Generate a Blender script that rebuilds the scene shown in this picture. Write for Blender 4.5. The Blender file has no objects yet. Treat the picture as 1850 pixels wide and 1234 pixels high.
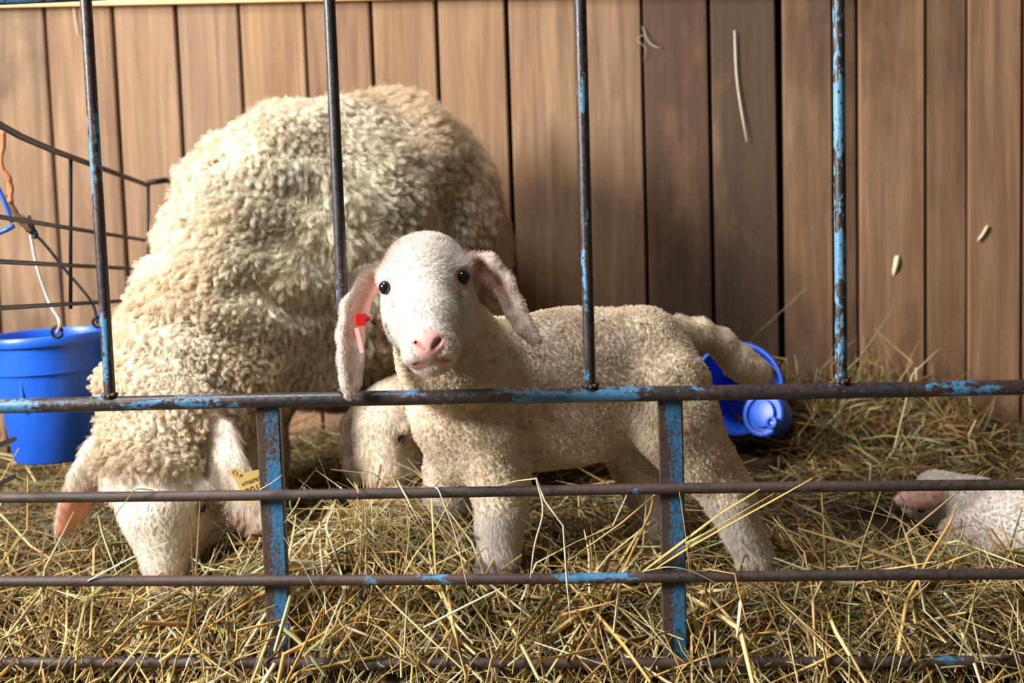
import bpy, math, random
import numpy as np
from mathutils import Vector, Matrix, kdtree

random.seed(7)
rng = np.random.default_rng(7)
scene = bpy.context.scene
COL = scene.collection

# ------------------------------------------------------------------ camera
IW, IH, FPX = 1850.0, 1234.0, 2570.0
YAW, PITCH, ROLL = 0.08915, 0.10412, 0.03123
CAM = np.array([0.7587, -1.9690, 0.6679])
fwd = np.array([-math.sin(YAW) * math.cos(PITCH), math.cos(YAW) * math.cos(PITCH), -math.sin(PITCH)])
rgt = np.array([math.cos(YAW), math.sin(YAW), 0.0])
dwn = np.cross(fwd, rgt)
R2 = math.cos(ROLL) * rgt + math.sin(ROLL) * dwn
D2 = -math.sin(ROLL) * rgt + math.cos(ROLL) * dwn
cam_d = bpy.data.cameras.new('camera')
cam_d.sensor_width = 36.0
cam_d.lens = FPX * 36.0 / IW
cam_d.clip_start = 0.05
cam_d.dof.use_dof = True
cam_d.dof.focus_distance = 2.0
cam_d.dof.aperture_fstop = 4.0
cam = bpy.data.objects.new('camera', cam_d)
cam.matrix_world = Matrix(((R2[0], -D2[0], -fwd[0], CAM[0]), (R2[1], -D2[1], -fwd[1], CAM[1]),
                           (R2[2], -D2[2], -fwd[2], CAM[2]), (0, 0, 0, 1)))
COL.objects.link(cam)
scene.camera = cam


def at(px, py, Y):
    """world point on the plane y = Y that the photograph shows at (px, py)"""
    d = R2 * ((px - IW / 2) / FPX) + D2 * ((py - IH / 2) / FPX) + fwd
    return CAM + d * ((Y - CAM[1]) / d[1])


# ------------------------------------------------------------------ world, light, exposure
w = bpy.data.worlds.new('barn_air')
scene.world = w
w.use_nodes = True
bg = w.node_tree.nodes['Background']
bg.inputs['Color'].default_value = (1.0, 0.74, 0.48, 1)
bg.inputs['Strength'].default_value = 0.12


def area_light(name, loc, target, size, size_y, power, color):
    l = bpy.data.lights.new(name, 'AREA')
    l.shape = 'RECTANGLE'
    l.size, l.size_y, l.energy, l.color = size, size_y, power, color
    o = bpy.data.objects.new(name, l)
    o.location = loc
    o.rotation_euler = (Vector(target) - Vector(loc)).to_track_quat('-Z', 'Y').to_euler()
    COL.objects.link(o)
    return o


# daylight from the open barn door on the left and from a roof light overhead
area_light('door_daylight', (-2.05, -1.35, 1.70), (0.45, 0.35, 0.35), 0.8, 1.1, 250, (1.0, 0.97, 0.93))
area_light('roof_daylight', (-0.35, -0.35, 2.3), (0.4, 0.2, 0.2), 0.8, 0.6, 34, (0.95, 0.97, 1.0))
scene.cycles.max_bounces = 6
scene.cycles.diffuse_bounces = 3
scene.cycles.glossy_bounces = 2
scene.cycles.transmission_bounces = 3
scene.cycles.adaptive_threshold = 0.03
scene.view_settings.view_transform = 'Standard'
scene.view_settings.look = 'None'
scene.view_settings.exposure = 0.18
scene.view_settings.gamma = 1.0
scene.view_settings.use_curve_mapping = False


# ------------------------------------------------------------------ helpers: materials
class NT:
    def __init__(self, name):
        self.m = bpy.data.materials.new(name)
        self.m.use_nodes = True
        self.t = self.m.node_tree
        self.b = self.t.nodes['Principled BSDF']

    def n(self, kind, **kw):
        nd = self.t.nodes.new(kind)
        for k, v in kw.items():
            if k.startswith('i_'):
                key = k[2:]
                key = int(key) if key.isdigit() else key.replace('_', ' ')
                nd.inputs[key].default_value = v
            else:
                setattr(nd, k, v)
        return nd

    def l(self, a, b):
        self.t.links.new(a, b)

    def ramp(self, fac, stops):
        r = self.n('ShaderNodeValToRGB')
        e = r.color_ramp.elements
        while len(e) < len(stops):
            e.new(0.5)
        for el, (p, c) in zip(e, stops):
            el.position = p
            el.color = (*c, 1) if len(c) == 3 else c
        if fac is not None:
            self.l(fac, r.inputs[0])
        return r.outputs[0]

    def noise(self, vec, scale, detail=4, rough=0.55, dist=0.0):
        nd = self.n('ShaderNodeTexNoise', i_Scale=scale, i_Detail=detail, i_Roughness=rough, i_Distortion=dist)
        if vec is not None:
            self.l(vec, nd.inputs['Vector'])
        return nd.outputs[0]

    def mapped(self, scale=(1, 1, 1), src='Object', loc=None):
        tc = self.n('ShaderNodeTexCoord')
        mp = self.n('ShaderNodeMapping')
        mp.inputs['Scale'].default_value = scale
        self.l(tc.outputs[src], mp.inputs['Vector'])
        if loc is not None:
            self.l(loc, mp.inputs['Location'])
        return mp.outputs[0]

    def mix(self, fac, a, b, mode='MIX'):
        nd = self.n('ShaderNodeMix', data_type='RGBA', blend_type=mode)
        for s, v in ((nd.inputs[0], fac), (nd.inputs[6], a), (nd.inputs[7], b)):
            if hasattr(v, 'is_output'):
                self.l(v, s)
            elif isinstance(v, (int, float)):
                s.default_value = v
            else:
                s.default_value = (*v, 1)
        return nd.outputs[2]

    def math(self, op, a, b=0.0):
        nd = self.n('ShaderNodeMath', operation=op)
        for s, v in ((nd.inputs[0], a), (nd.inputs[1], b)):
            if hasattr(v, 'is_output'):
                self.l(v, s)
            else:
                s.default_value = v
        return nd.outputs[0]

    def bump(self, h, strength=0.3, dist=0.002):
        b = self.n('ShaderNodeBump', i_Strength=strength, i_Distance=dist)
        self.l(h, b.inputs['Height'])
        self.l(b.outputs[0], self.b.inputs['Normal'])

    def out(self, color=None, rough=0.6, metal=0.0, spec=None):
        i = self.b.inputs
        for s, v in ((i['Base Color'], color), (i['Roughness'], rough), (i['Metallic'], metal)):
            if v is None:
                continue
            if hasattr(v, 'is_output'):
                self.l(v, s)
            elif isinstance(v, (int, float)):
                s.default_value = v
            else:
                s.default_value = (*v, 1)
        if spec is not None:
            i['Specular IOR Level'].default_value = spec
        return self.m


def flat(name, color, rough=0.6, spec=0.5, metal=0.0, bump=None):
    m = NT(name)
    if bump:
        m.bump(m.noise(m.mapped(), bump[0]), bump[1], bump[2])
    n1 = m.noise(m.mapped(), 30, 3)
    c = m.mix(m.math('MULTIPLY', n1, 0.35), color, tuple(x * 0.7 for x in color))
    return m.out(c, rough, metal, spec)


def attr_mat(name, attr='tint', rough=0.75, spec=0.2, fine=None, bump=None, sss=None, trans=0.0):
    m = NT(name)
    a = m.n('ShaderNodeAttribute', attribute_name=attr)
    c = a.outputs['Color']
    if fine:
        nz = m.noise(m.mapped(), fine[0], 4)
        c = m.mix(m.math('MULTIPLY', nz, fine[1]), c, fine[2], 'MULTIPLY')
    if bump:
        m.bump(m.noise(m.mapped(), bump[0], 5), bump[1], bump[2])
    mat = m.out(c, rough, 0.0, spec)
    if sss:
        m.b.inputs['Subsurface Weight'].default_value = sss[0]
        m.b.inputs['Subsurface Radius'].default_value = sss[1]
        m.b.inputs['Subsurface Scale'].default_value = sss[2]
    if trans:
        tr = m.n('ShaderNodeBsdfTranslucent')
        m.l(c, tr.inputs[0])
        mx = m.n('ShaderNodeMixShader', i_0=trans)
        m.l(m.b.outputs[0], mx.inputs[1])
        m.l(tr.outputs[0], mx.inputs[2])
        m.l(mx.outputs[0], m.t.nodes['Material Output'].inputs[0])
    return mat


# ------------------------------------------------------------------ helpers: objects
def tag(o, label=None, cat=None, group=None, kind=None):
    if label:
        o['label'] = label
    if cat:
        o['category'] = cat
    if group:
        o['group'] = group
    if kind:
        o['kind'] = kind
    return o


def empty(name, loc, label=None, cat=None, group=None, kind=None):
    o = bpy.data.objects.new(name, None)
    o.location = [float(x) for x in loc]
    o.empty_display_size = 0.05
    COL.objects.link(o)
    return tag(o, label, cat, group, kind)


def link(o, parent=None):
    COL.objects.link(o)
    if parent is not None:
        o.parent = parent
        o.matrix_parent_inverse = world_of(parent).inverted()
    return o


def world_of(o):
    m = o.matrix_basis.copy()
    if o.parent is not None:
        m = world_of(o.parent) @ o.matrix_parent_inverse @ m
    return m


def mesh_obj(name, V, F, mat, parent=None, smooth=True, tint=None):
    """V, F in world coordinates"""
    me = bpy.data.meshes.new(name)
    V = np.asarray(V, dtype=np.float32)
    if isinstance(F, np.ndarray):
        k = F.shape[1]
        me.vertices.add(len(V))
        me.vertices.foreach_set('co', V.ravel())
        me.loops.add(F.size)
        me.loops.foreach_set('vertex_index', F.astype(np.int32).ravel())
        me.polygons.add(len(F))
        me.polygons.foreach_set('loop_start', np.arange(0, F.size, k, dtype=np.int32))
        me.polygons.foreach_set('loop_total', np.full(len(F), k, dtype=np.int32))
        me.update(calc_edges=True)
    else:
        me.from_pydata([tuple(map(float, v)) for v in V], [], F)
        me.update()
    if smooth:
        me.polygons.foreach_set('use_smooth', np.ones(len(me.polygons), dtype=bool))
    if tint is not None:
        a = me.attributes.new('tint', 'FLOAT_COLOR', 'POINT')
        c = np.ones((len(V), 4), dtype=np.float32)
        c[:, :3] = tint
        a.data.foreach_set('color', c.ravel())
    if mat is not None:
        me.materials.append(mat)
    o = bpy.data.objects.new(name, me)
    return link(o, parent)


class Geo:
    """collects shapes of ONE part"""
    def __init__(self):
        self.V, self.F = [], []

    def add(self, V, F):
        b = len(self.V)
        self.V += [tuple(map(float, v)) for v in V]
        self.F += [tuple(b + i for i in f) for f in F]
        return self

    def box(self, c, s, rot=None, bev=0.0):
        hx, hy, hz = s[0] / 2, s[1] / 2, s[2] / 2
        M = np.eye(3) if rot is None else np.asarray(rot)
        if bev <= 0:
            P = [(x, y, z) for x in (-hx, hx) for y in (-hy, hy) for z in (-hz, hz)]
            F = [(0, 1, 3, 2), (4, 6, 7, 5), (0, 4, 5, 1), (2, 3, 7, 6), (0, 2, 6, 4), (1, 5, 7, 3)]
        else:      # chamfered along the z edges
            r = [(-hx + bev, -hy), (hx - bev, -hy), (hx, -hy + bev), (hx, hy - bev), (hx - bev, hy), (-hx + bev, hy),
                 (-hx, hy - bev), (-hx, -hy + bev)]
            P = [(x, y, z) for z in (-hz, hz) for x, y in r]
            F = [tuple(range(7, -1, -1)), tuple(range(8, 16))] + [(i, (i + 1) % 8, 8 + (i + 1) % 8, 8 + i) for i in range(8)]
        return self.add([np.asarray(c) + M @ np.array(p) for p in P], F)

    def tube(self, pts, r, n=10, caps=True):
        pts = [np.asarray(p, float) for p in pts]
        rs = r if hasattr(r, '__len__') else [r] * len(pts)
        V, F = [], []
        up = None
        for i, p in enumerate(pts):
            t = pts[min(i + 1, len(pts) - 1)] - pts[max(i - 1, 0)]
            t /= np.linalg.norm(t) + 1e-12
            if up is None:
                up = np.array([0, 0, 1.0]) if abs(t[2]) < 0.9 else np.array([1.0, 0, 0])
            up = up - t * (up @ t)
            up /= np.linalg.norm(up)
            sd = np.cross(t, up)
            for k in range(n):
                a = 2 * math.pi * k / n
                V.append(p + rs[i] * (math.cos(a) * up + math.sin(a) * sd))
        for i in range(len(pts) - 1):
            for k in range(n):
                k2 = (k + 1) % n
                F.append((i * n + k, i * n + k2, (i + 1) * n + k2, (i + 1) * n + k))
        if caps:
            F.append(tuple(range(n - 1, -1, -1)))
            F.append(tuple((len(pts) - 1) * n + k for k in range(n)))
        return self.add(V, F)

    def lathe(self, prof, M=None, o=(0, 0, 0), n=48):
        """prof [(r, h)...] about local z"""
        M = np.eye(3) if M is None else np.asarray(M)
        V, F = [], []
        for r, h in prof:
            for k in range(n):
                a = 2 * math.pi * k / n
                V.append(np.asarray(o) + M @ np.array((r * math.cos(a), r * math.sin(a), h)))
        for i in range(len(prof) - 1):
            for k in range(n):
                k2 = (k + 1) % n
                F.append((i * n + k, i * n + k2, (i + 1) * n + k2, (i + 1) * n + k))
        return self.add(V, F)

    def ball(self, c, r, n=12, M=None):
        r = np.asarray(r if hasattr(r, '__len__') else (r, r, r), float)
        M = np.eye(3) if M is None else np.asarray(M)
        V, F = [], []
        for i in range(n + 1):
            th = math.pi * i / n
            for k in range(n * 2):
                a = math.pi * k / n
                V.append(np.asarray(c) + M @ (r * np.array((math.sin(th) * math.cos(a), math.sin(th) * math.sin(a), math.cos(th)))))
        for i in range(n):
            for k in range(n * 2):
                k2 = (k + 1) % (n * 2)
                F.append((i * 2 * n + k, (i + 1) * 2 * n + k, (i + 1) * 2 * n + k2, i * 2 * n + k2))
        return self.add(V, F)

    def build(self, name, mat, parent=None, smooth=True, angle=None):
        o = mesh_obj(name, self.V, self.F, mat, parent, smooth)
        if angle is not None and smooth:
            o.data.set_sharp_from_angle(angle=math.radians(angle))
        return o


def smooth_path(pts, n=8):
    """Catmull-Rom through pts"""
    P = [np.asarray(p, float) for p in pts]
    P = [2 * P[0] - P[1]] + P + [2 * P[-1] - P[-2]]
    out = []
    for i in range(1, len(P) - 2):
        for k in range(n):
            t = k / n
            a, b, c, d = P[i - 1], P[i], P[i + 1], P[i + 2]
            out.append(0.5 * (2 * b + (c - a) * t + (2 * a - 5 * b + 4 * c - d) * t * t + (3 * b - 3 * c + d - a) * t ** 3))
    out.append(P[-2])
    return out


# ------------------------------------------------------------------ helpers: smooth-union bodies
class Body:
    def __init__(self, lo, hi, h):
        self.lo, self.h = np.asarray(lo, float), h
        self.n = np.ceil((np.asarray(hi) - self.lo) / h).astype(int) + 1
        self.D = np.full(self.n, 0.06, dtype=np.float32)

    def region(self, lo, hi, m):
        a = np.clip(((np.asarray(lo) - m - self.lo) / self.h).astype(int), 0, self.n - 1)
        b = np.clip(((np.asarray(hi) + m - self.lo) / self.h).astype(int) + 2, 1, self.n)
        if np.any(b <= a):
            return None, None
        sl = tuple(slice(i, j) for i, j in zip(a, b))
        ax = [(self.lo[k] + self.h * np.arange(a[k], b[k])).astype(np.float32) for k in range(3)]
        return sl, np.stack(np.meshgrid(*ax, indexing='ij'), -1)

    def merge(self, sl, d, k, sub=False):
        A = self.D[sl]
        d = d.astype(np.float32)
        if sub:
            h = np.clip(0.5 - 0.5 * (A + d) / k, 0, 1)
            self.D[sl] = A * (1 - h) - d * h + k * h * (1 - h)
        else:
            h = np.clip(0.5 + 0.5 * (A - d) / k, 0, 1)
            self.D[sl] = A * (1 - h) + d * h - k * h * (1 - h)

    def ell(self, c, r, M=None, k=0.02, sub=False):
        c, r = np.asarray(c, np.float32), np.asarray(r, np.float32)
        R = max(r)
        sl, P = self.region(c - R, c + R, k + 0.02)
        if sl is None:
            return
        Q = P - c
        if M is not None:
            Q = Q @ np.asarray(M, np.float32)      # M columns = local axes
        k0 = np.linalg.norm(Q / r, axis=-1)
        k1 = np.linalg.norm(Q / (r * r), axis=-1) + 1e-6
        self.merge(sl, k0 * (k0 - 1) / k1, k, sub)

    def cone(self, a, b, ra, rb, k=0.02, n=None, s=1.0, sub=False):
        a, b = np.asarray(a, np.float32), np.asarray(b, np.float32)
        R = max(ra, rb)
        sl, P = self.region(np.minimum(a, b) - R, np.maximum(a, b) + R, k + 0.02)
        if sl is None:
            return
        Q, ba = P - a, b - a
        if n is not None:
            n = np.asarray(n, np.float32) / np.linalg.norm(n)
            Q = Q + ((Q @ n) * (s - 1))[..., None] * n
            ba = ba + (s - 1) * (ba @ n) * n
        t = np.clip(Q @ ba / (ba @ ba + 1e-12), 0, 1)
        d = np.linalg.norm(Q - t[..., None] * ba, axis=-1) - (ra + (rb - ra) * t)
        if n is not None:
            d = d / (0.5 + 0.5 * s)
        self.merge(sl, d, k, sub)

    def limb(self, pts, k=0.02, n=None, s=1.0, sub=False):
        for (a, ra), (b, rb) in zip(pts[:-1], pts[1:]):
            self.cone(a, b, ra, rb, k, n, s, sub)

    def mesh(self, relax=2):
        D = self.D
        s = D < 0
        nx, ny, nz = D.shape
        cnt = sum(s[i:nx - 1 + i, j:ny - 1 + j, k:nz - 1 + k].astype(np.int8) for i in (0, 1) for j in (0, 1) for k in (0, 1))
        I = np.argwhere((cnt > 0) & (cnt < 8))
        idx = np.full((nx - 1, ny - 1, nz - 1), -1, np.int32)
        idx[I[:, 0], I[:, 1], I[:, 2]] = np.arange(len(I))
        off = np.array([(i, j, k) for i in (0, 1) for j in (0, 1) for k in (0, 1)])
        val = np.stack([D[I[:, 0] + o[0], I[:, 1] + o[1], I[:, 2] + o[2]] for o in off], 1)
        acc, c = np.zeros((len(I), 3)), np.zeros(len(I))
        for a in range(8):
            for b in range(a + 1, 8):
                if np.abs(off[a] - off[b]).sum() == 1:
                    va, vb = val[:, a], val[:, b]
                    m = (va < 0) != (vb < 0)
                    t = np.where(m, va / np.where(m, va - vb, 1), 0)
                    acc += np.where(m[:, None], off[a] + t[:, None] * (off[b] - off[a]), 0)
                    c += m
        V = self.lo + self.h * (I + acc / c[:, None])
        Fs = []
        for ax in range(3):
            sl0, sl1 = [slice(None)] * 3, [slice(None)] * 3
            sl0[ax], sl1[ax] = slice(0, -1), slice(1, None)
            e = np.argwhere(s[tuple(sl0)] != s[tuple(sl1)])
            u, v = [k for k in range(3) if k != ax]
            e = e[(e[:, u] > 0) & (e[:, v] > 0) & (e[:, u] < D.shape[u] - 1) & (e[:, v] < D.shape[v] - 1)]
            inside = s[e[:, 0], e[:, 1], e[:, 2]]

            def cell(du, dv):
                q = e.copy()
                q[:, u] -= du
                q[:, v] -= dv
                return idx[q[:, 0], q[:, 1], q[:, 2]]
            q = np.stack([cell(1, 1), cell(0, 1), cell(0, 0), cell(1, 0)], 1)
            fl = inside if ax != 1 else ~inside
            q[~fl] = q[~fl][:, ::-1]
            Fs.append(q)
        F = np.concatenate(Fs)
        F = F[(F >= 0).all(1)]
        for _ in range(relax):
            sm, n = np.zeros_like(V), np.zeros(len(V))
            for k in range(4):
                np.add.at(sm, F[:, k], V[F[:, (k + 1) % 4]])
                np.add.at(n, F[:, k], 1)
            V = 0.5 * V + 0.5 * sm / np.maximum(n, 1)[:, None]
        return V, F


def normals(V, F):
    a = np.cross(V[F[:, 2]] - V[F[:, 0]], V[F[:, 3]] - V[F[:, 1]])
    N = np.zeros_like(V)
    for k in range(4):
        np.add.at(N, F[:, k], a)
    return N / (np.linalg.norm(N, axis=1)[:, None] + 1e-12)


class Wave:
    """cheap smooth vector noise: sum of random sines"""
    def __init__(self, freq, n=10, seed=0):
        r = np.random.default_rng(seed)
        self.k = r.normal(size=(n, 3)) * freq
        self.p = r.uniform(0, 6.28, size=(n, 3))
        self.n = n

    def __call__(self, P):
        ph = P @ self.k.T
        return np.stack([np.sin(ph + self.p[:, c]).sum(1) for c in range(3)], 1) / math.sqrt(self.n / 2)


def sstep(a, b, x):
    t = np.clip((x - a) / (b - a), 0, 1)
    return t * t * (3 - 2 * t)


def fur(name, parent, V, F, N, count, mat, dens, length, tint, clump, segs=5, radius=0.0004, lift=0.8, droop=0.5, comb=None,
        curl=0.0, turns=2.0, clumpf=0.7, flow=0.4, jitter=0.15, seed=1, flowfreq=25, tvar=0.12):
    """strands grown on a body; dens and length per vertex"""
    r = np.random.default_rng(seed)
    T = np.concatenate([F[:, [0, 1, 2]], F[:, [0, 2, 3]]])
    ar = np.linalg.norm(np.cross(V[T[:, 1]] - V[T[:, 0]], V[T[:, 2]] - V[T[:, 0]]), axis=1) * dens[T].mean(1)
    t = r.choice(len(T), size=count, p=ar / ar.sum())
    b = r.dirichlet((1, 1, 1), size=count)
    f = T[t]
    P = (V[f] * b[..., None]).sum(1)
    Nn = (N[f] * b[..., None]).sum(1)
    Nn /= np.linalg.norm(Nn, axis=1)[:, None]
    L = (length[f] * b).sum(1) * r.uniform(0.75, 1.15, count)
    C = (tint[f] * b[..., None]).sum(1)
    wv = Wave(flowfreq, 12, seed + 5)
    down = np.array([0, 0, -1.0])

    def direction(p, n):
        d = n * lift + flow * wv(p) + droop * down
        if comb is not None:
            d = d + comb(p)
        d = d + np.maximum(0.15 - (d * n).sum(1), 0)[:, None] * n
        return d / np.linalg.norm(d, axis=1)[:, None]
    # locks
    ncl = max(8, int(count / clump))
    ci = r.choice(count, ncl, replace=False)
    kd = kdtree.KDTree(ncl)
    for i, c in enumerate(ci):
        kd.insert(P[c], i)
    kd.balance()
    near = np.array([kd.find(p)[1] for p in P])
    cp, cn = P[ci], Nn[ci]
    cdir = direction(cp, cn) + r.normal(size=(ncl, 3)) * jitter
    cdir /= np.linalg.norm(cdir, axis=1)[:, None]
    clen = L[ci] * r.uniform(0.8, 1.25, ncl)
    cph = r.uniform(0, 6.28, ncl)
    ctv = r.normal(size=(ncl, 1)) * tvar
    dirs = direction(P, Nn) + r.normal(size=(count, 3)) * jitter
    dirs /= np.linalg.norm(dirs, axis=1)[:, None]
    e1 = np.cross(cdir, np.array([0.3, 0.5, 0.8]))
    e1 /= np.linalg.norm(e1, axis=1)[:, None]
    e2 = np.cross(cdir, e1)
    pts = np.zeros((count, segs, 3), np.float32)
    for s_ in range(segs):
        u = s_ / (segs - 1)
        own = P + dirs * (L * u)[:, None] + down * (0.25 * droop * L * u * u)[:, None]
        cl = cp[near] + cdir[near] * (clen[near] * u)[:, None] + down * (0.25 * droop * clen[near] * u * u)[:, None]
        q = clumpf * u ** 0.8
        p = own * (1 - q) + cl * q
        if curl:
            ph = cph[near] + u * turns * 6.28
            a = (curl * min(1.0, u * 2.2))
            p = p + a * (np.cos(ph)[:, None] * e1[near] + np.sin(ph)[:, None] * e2[near])
        pts[:, s_] = p
    hc = bpy.data.hair_curves.new(name)
    hc.add_curves([segs] * count)
    hc.attributes['position'].data.foreach_set('vector', pts.ravel()) if 'position' in hc.attributes else hc.position_data.foreach_set('vector', pts.ravel())
    ra = hc.attributes.get('radius') or hc.attributes.new('radius', 'FLOAT', 'POINT')
    rr = np.tile(np.linspace(1.0, 0.35, segs), count) * radius
    ra.data.foreach_set('value', rr.astype(np.float32))
    ta = hc.attributes.new('tint', 'FLOAT_COLOR', 'CURVE')
    c4 = np.ones((count, 4), np.float32)
    c4[:, :3] = np.clip(C * (1 + ctv[near] + r.normal(size=(count, 1)) * 0.06), 0.01, 0.95)
    ta.data.foreach_set('color', c4.ravel())
    hc.materials.append(mat)
    o = bpy.data.objects.new(name, hc)
    link(o, parent)
    o['kind'] = 'stuff'
    return o


# ------------------------------------------------------------------ setting: plank wall, floor
WY = 1.15


def wood_mat(name):
    m = NT(name)
    oi = m.n('ShaderNodeObjectInfo')
    rnd = m.n('ShaderNodeCombineXYZ')
    m.l(m.math('MULTIPLY', oi.outputs['Random'], 37.0), rnd.inputs[0])
    m.l(m.math('MULTIPLY', oi.outputs['Random'], 91.0), rnd.inputs[2])
    v = m.mapped((9, 9, 0.55), loc=rnd.outputs[0])
    v2 = m.mapped((60, 60, 1.6), loc=rnd.outputs[0])
    v3 = m.mapped((5, 5, 1.7), loc=rnd.outputs[0])
    grain = m.noise(v, 3.0, 6, 0.6, 1.2)
    fine = m.noise(v2, 4.0, 5, 0.65)
    blot = m.noise(v3, 1.5, 4, 0.6, 0.4)
    base = m.mix(m.ramp(grain, [(0.3, (0, 0, 0)), (0.72, (1, 1, 1))]), (0.225, 0.15, 0.10), (0.42, 0.31, 0.215))
    base = m.mix(0.55, base, m.mix(fine, (0.16, 0.11, 0.075), (0.66, 0.50, 0.36)), 'OVERLAY')
    # weathered grey and dark stains; how much is set plank by plank in the object colour's alpha
    a = m.math('SUBTRACT', 1.0, oi.outputs['Alpha'])
    th = m.math('ADD', blot, m.math('SUBTRACT', a, 0.58))
    st = m.ramp(th, [(0.36, (0, 0, 0)), (0.62, (1, 1, 1))])
    strk = m.noise(m.mapped((26, 26, 0.9), loc=rnd.outputs[0]), 2.0, 5, 0.6, 0.6)
    base = m.mix(m.ramp(strk, [(0.44, (0, 0, 0)), (0.74, (.62,) * 3)]), base, (0.16, 0.10, 0.065))
    base = m.mix(m.math('MULTIPLY', st, 0.82), base, (0.075, 0.048, 0.034))
    base = m.mix(1.0, base, oi.outputs['Color'], 'MULTIPLY')
    # knots
    vo = m.n('ShaderNodeTexVoronoi', i_Scale=1.0, feature='F1')
    kv = m.mapped((6.5, 0.0, 1.5), loc=rnd.outputs[0])
    m.l(kv, vo.inputs['Vector'])
    kn = m.ramp(vo.outputs['Distance'], [(0.06, (1, 1, 1)), (0.16, (0, 0, 0))])
    base = m.mix(m.math('MULTIPLY', kn, 0.62), base, (0.10, 0.045, 0.025))
    m.bump(m.math('ADD', grain, m.math('MULTIPLY', fine, 0.6)), 0.35, 0.003)
    return m.out(base, 0.78, 0.0, 0.25)


WOOD = wood_mat('weathered_pine')
DARK = flat('dark_gap', (0.012, 0.009, 0.007), 0.9, 0.1)
TRIMW = NT('fresh_sawn_pine')
tg = TRIMW.noise(TRIMW.mapped((0.8, 14, 14)), 6, 5, 0.6, 0.5)
TRIMW.bump(tg, 0.3, 0.002)
TRIMW = TRIMW.out(TRIMW.mix(tg, (0.62, 0.34, 0.13), (0.80, 0.55, 0.28)), 0.7, 0, 0.3)

g = Geo().box((0.65, WY + 0.045, 1.1), (6.2, 0.03, 2.9))
wall = tag(g.build('wall_back', DARK, None, False), 'weathered brown vertical plank wall behind the pen', None, None, 'structure')

edges = [-1840, -1720, -1600, -1480, -1360, -1240, -1120, -1000, -880, -755, -635, -515, -395, -278, -160, -40, 78, 201, 315, 429, 549, 670, 788, 914, 1041, 1159, 1281, 1404, 1504, 1549, 1671, 1748, 1848,
         1965, 2085, 2205, 2325, 2445, 2565, 2690, 2810, 2930, 3050, 3170, 3290]
tone = {78: ((.86, .84, .82), .40), -40: ((0.86, .86, .84), .48), 201: ((.92, .92, .91), .26), 315: ((.90, .92, .93), .24), 429: ((1.02, .97, .86), .20),
        549: ((.84, .80, .76), .34), 670: ((.96, .92, .86), .34), 788: ((.94, .92, .87), .27), 914: ((.96, .94, .88), .24), 1041: ((.94, .91, .87), .28),
        1159: ((.88, .80, .74), .74), 1281: ((.84, .80, .78), .76), 1404: ((.92, .86, .80), .54), 1504: ((.62, .56, .52), .55), 1549: ((.92, .82, .74), .55),
        1671: ((.76, .70, .66), .52), 1748: ((.94, .84, .76), .36)}
for i, (e0, e1) in enumerate(zip(edges[:-1], edges[1:])):
    x0, x1 = at(e0, 0, WY)[0], at(e1, 0, WY)[0]
    gap = 0.0075 if e0 < 1404 else 0.004
    if e0 in (1404,):
        x0 += 0.009
    dep = 0.024
    yo = random.uniform(-0.002, 0.003)
    if e0 == 1504:
        yo = 0.012
    if e0 in (1549, 1748):
        yo = -0.006
    zc, hz = 1.1, 2.9
    g = Geo().box(((x0 + x1) / 2 + random.uniform(-.0015, .0015), WY + 0.012 + yo, zc), (x1 - x0 - gap, dep, hz),
                  rot=Matrix.Rotation(random.uniform(-.0016, .0016), 3, 'Y'), bev=0.003)
    p = g.build('plank', WOOD, wall, False)
    c, st = tone.get(e0, ((.95, .92, .88), random.uniform(.1, .35)))
    p.color = (*c, 1 - st)

# light sawn batten across the planks, at the very top of the picture
a_, b_ = at(0, 14, WY - 0.012), at(640, 1, WY - 0.012)
dirn = (b_ - a_) / np.linalg.norm(b_ - a_)
ang = math.atan2(dirn[2], dirn[0])
mid = a_ + dirn * 0.9 + np.array([0, 0, 0.045])
t = Geo().box(mid, (4.6, 0.022, 0.09), rot=Matrix.Rotation(-ang, 3, 'Y')).build('trim_1', TRIMW, None, False)
tag(t, 'pale sawn batten running across the top of the planks', None, None, 'structure')

dirt = NT('dry_earth')
dn = dirt.noise(dirt.mapped(), 14, 6)
dirt.bump(dn, 0.5, 0.01)
DIRT = dirt.out(dirt.mix(dn, (0.05, 0.034, 0.02), (0.13, 0.09, 0.055)), 0.95, 0, 0.1)
fl = Geo().box((0.65, -1.2, -0.23), (6.2, 4.7, 0.1)).build('floor', DIRT, None, False)
tag(fl, 'dry earth floor under the hay', None, None, 'structure')


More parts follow.
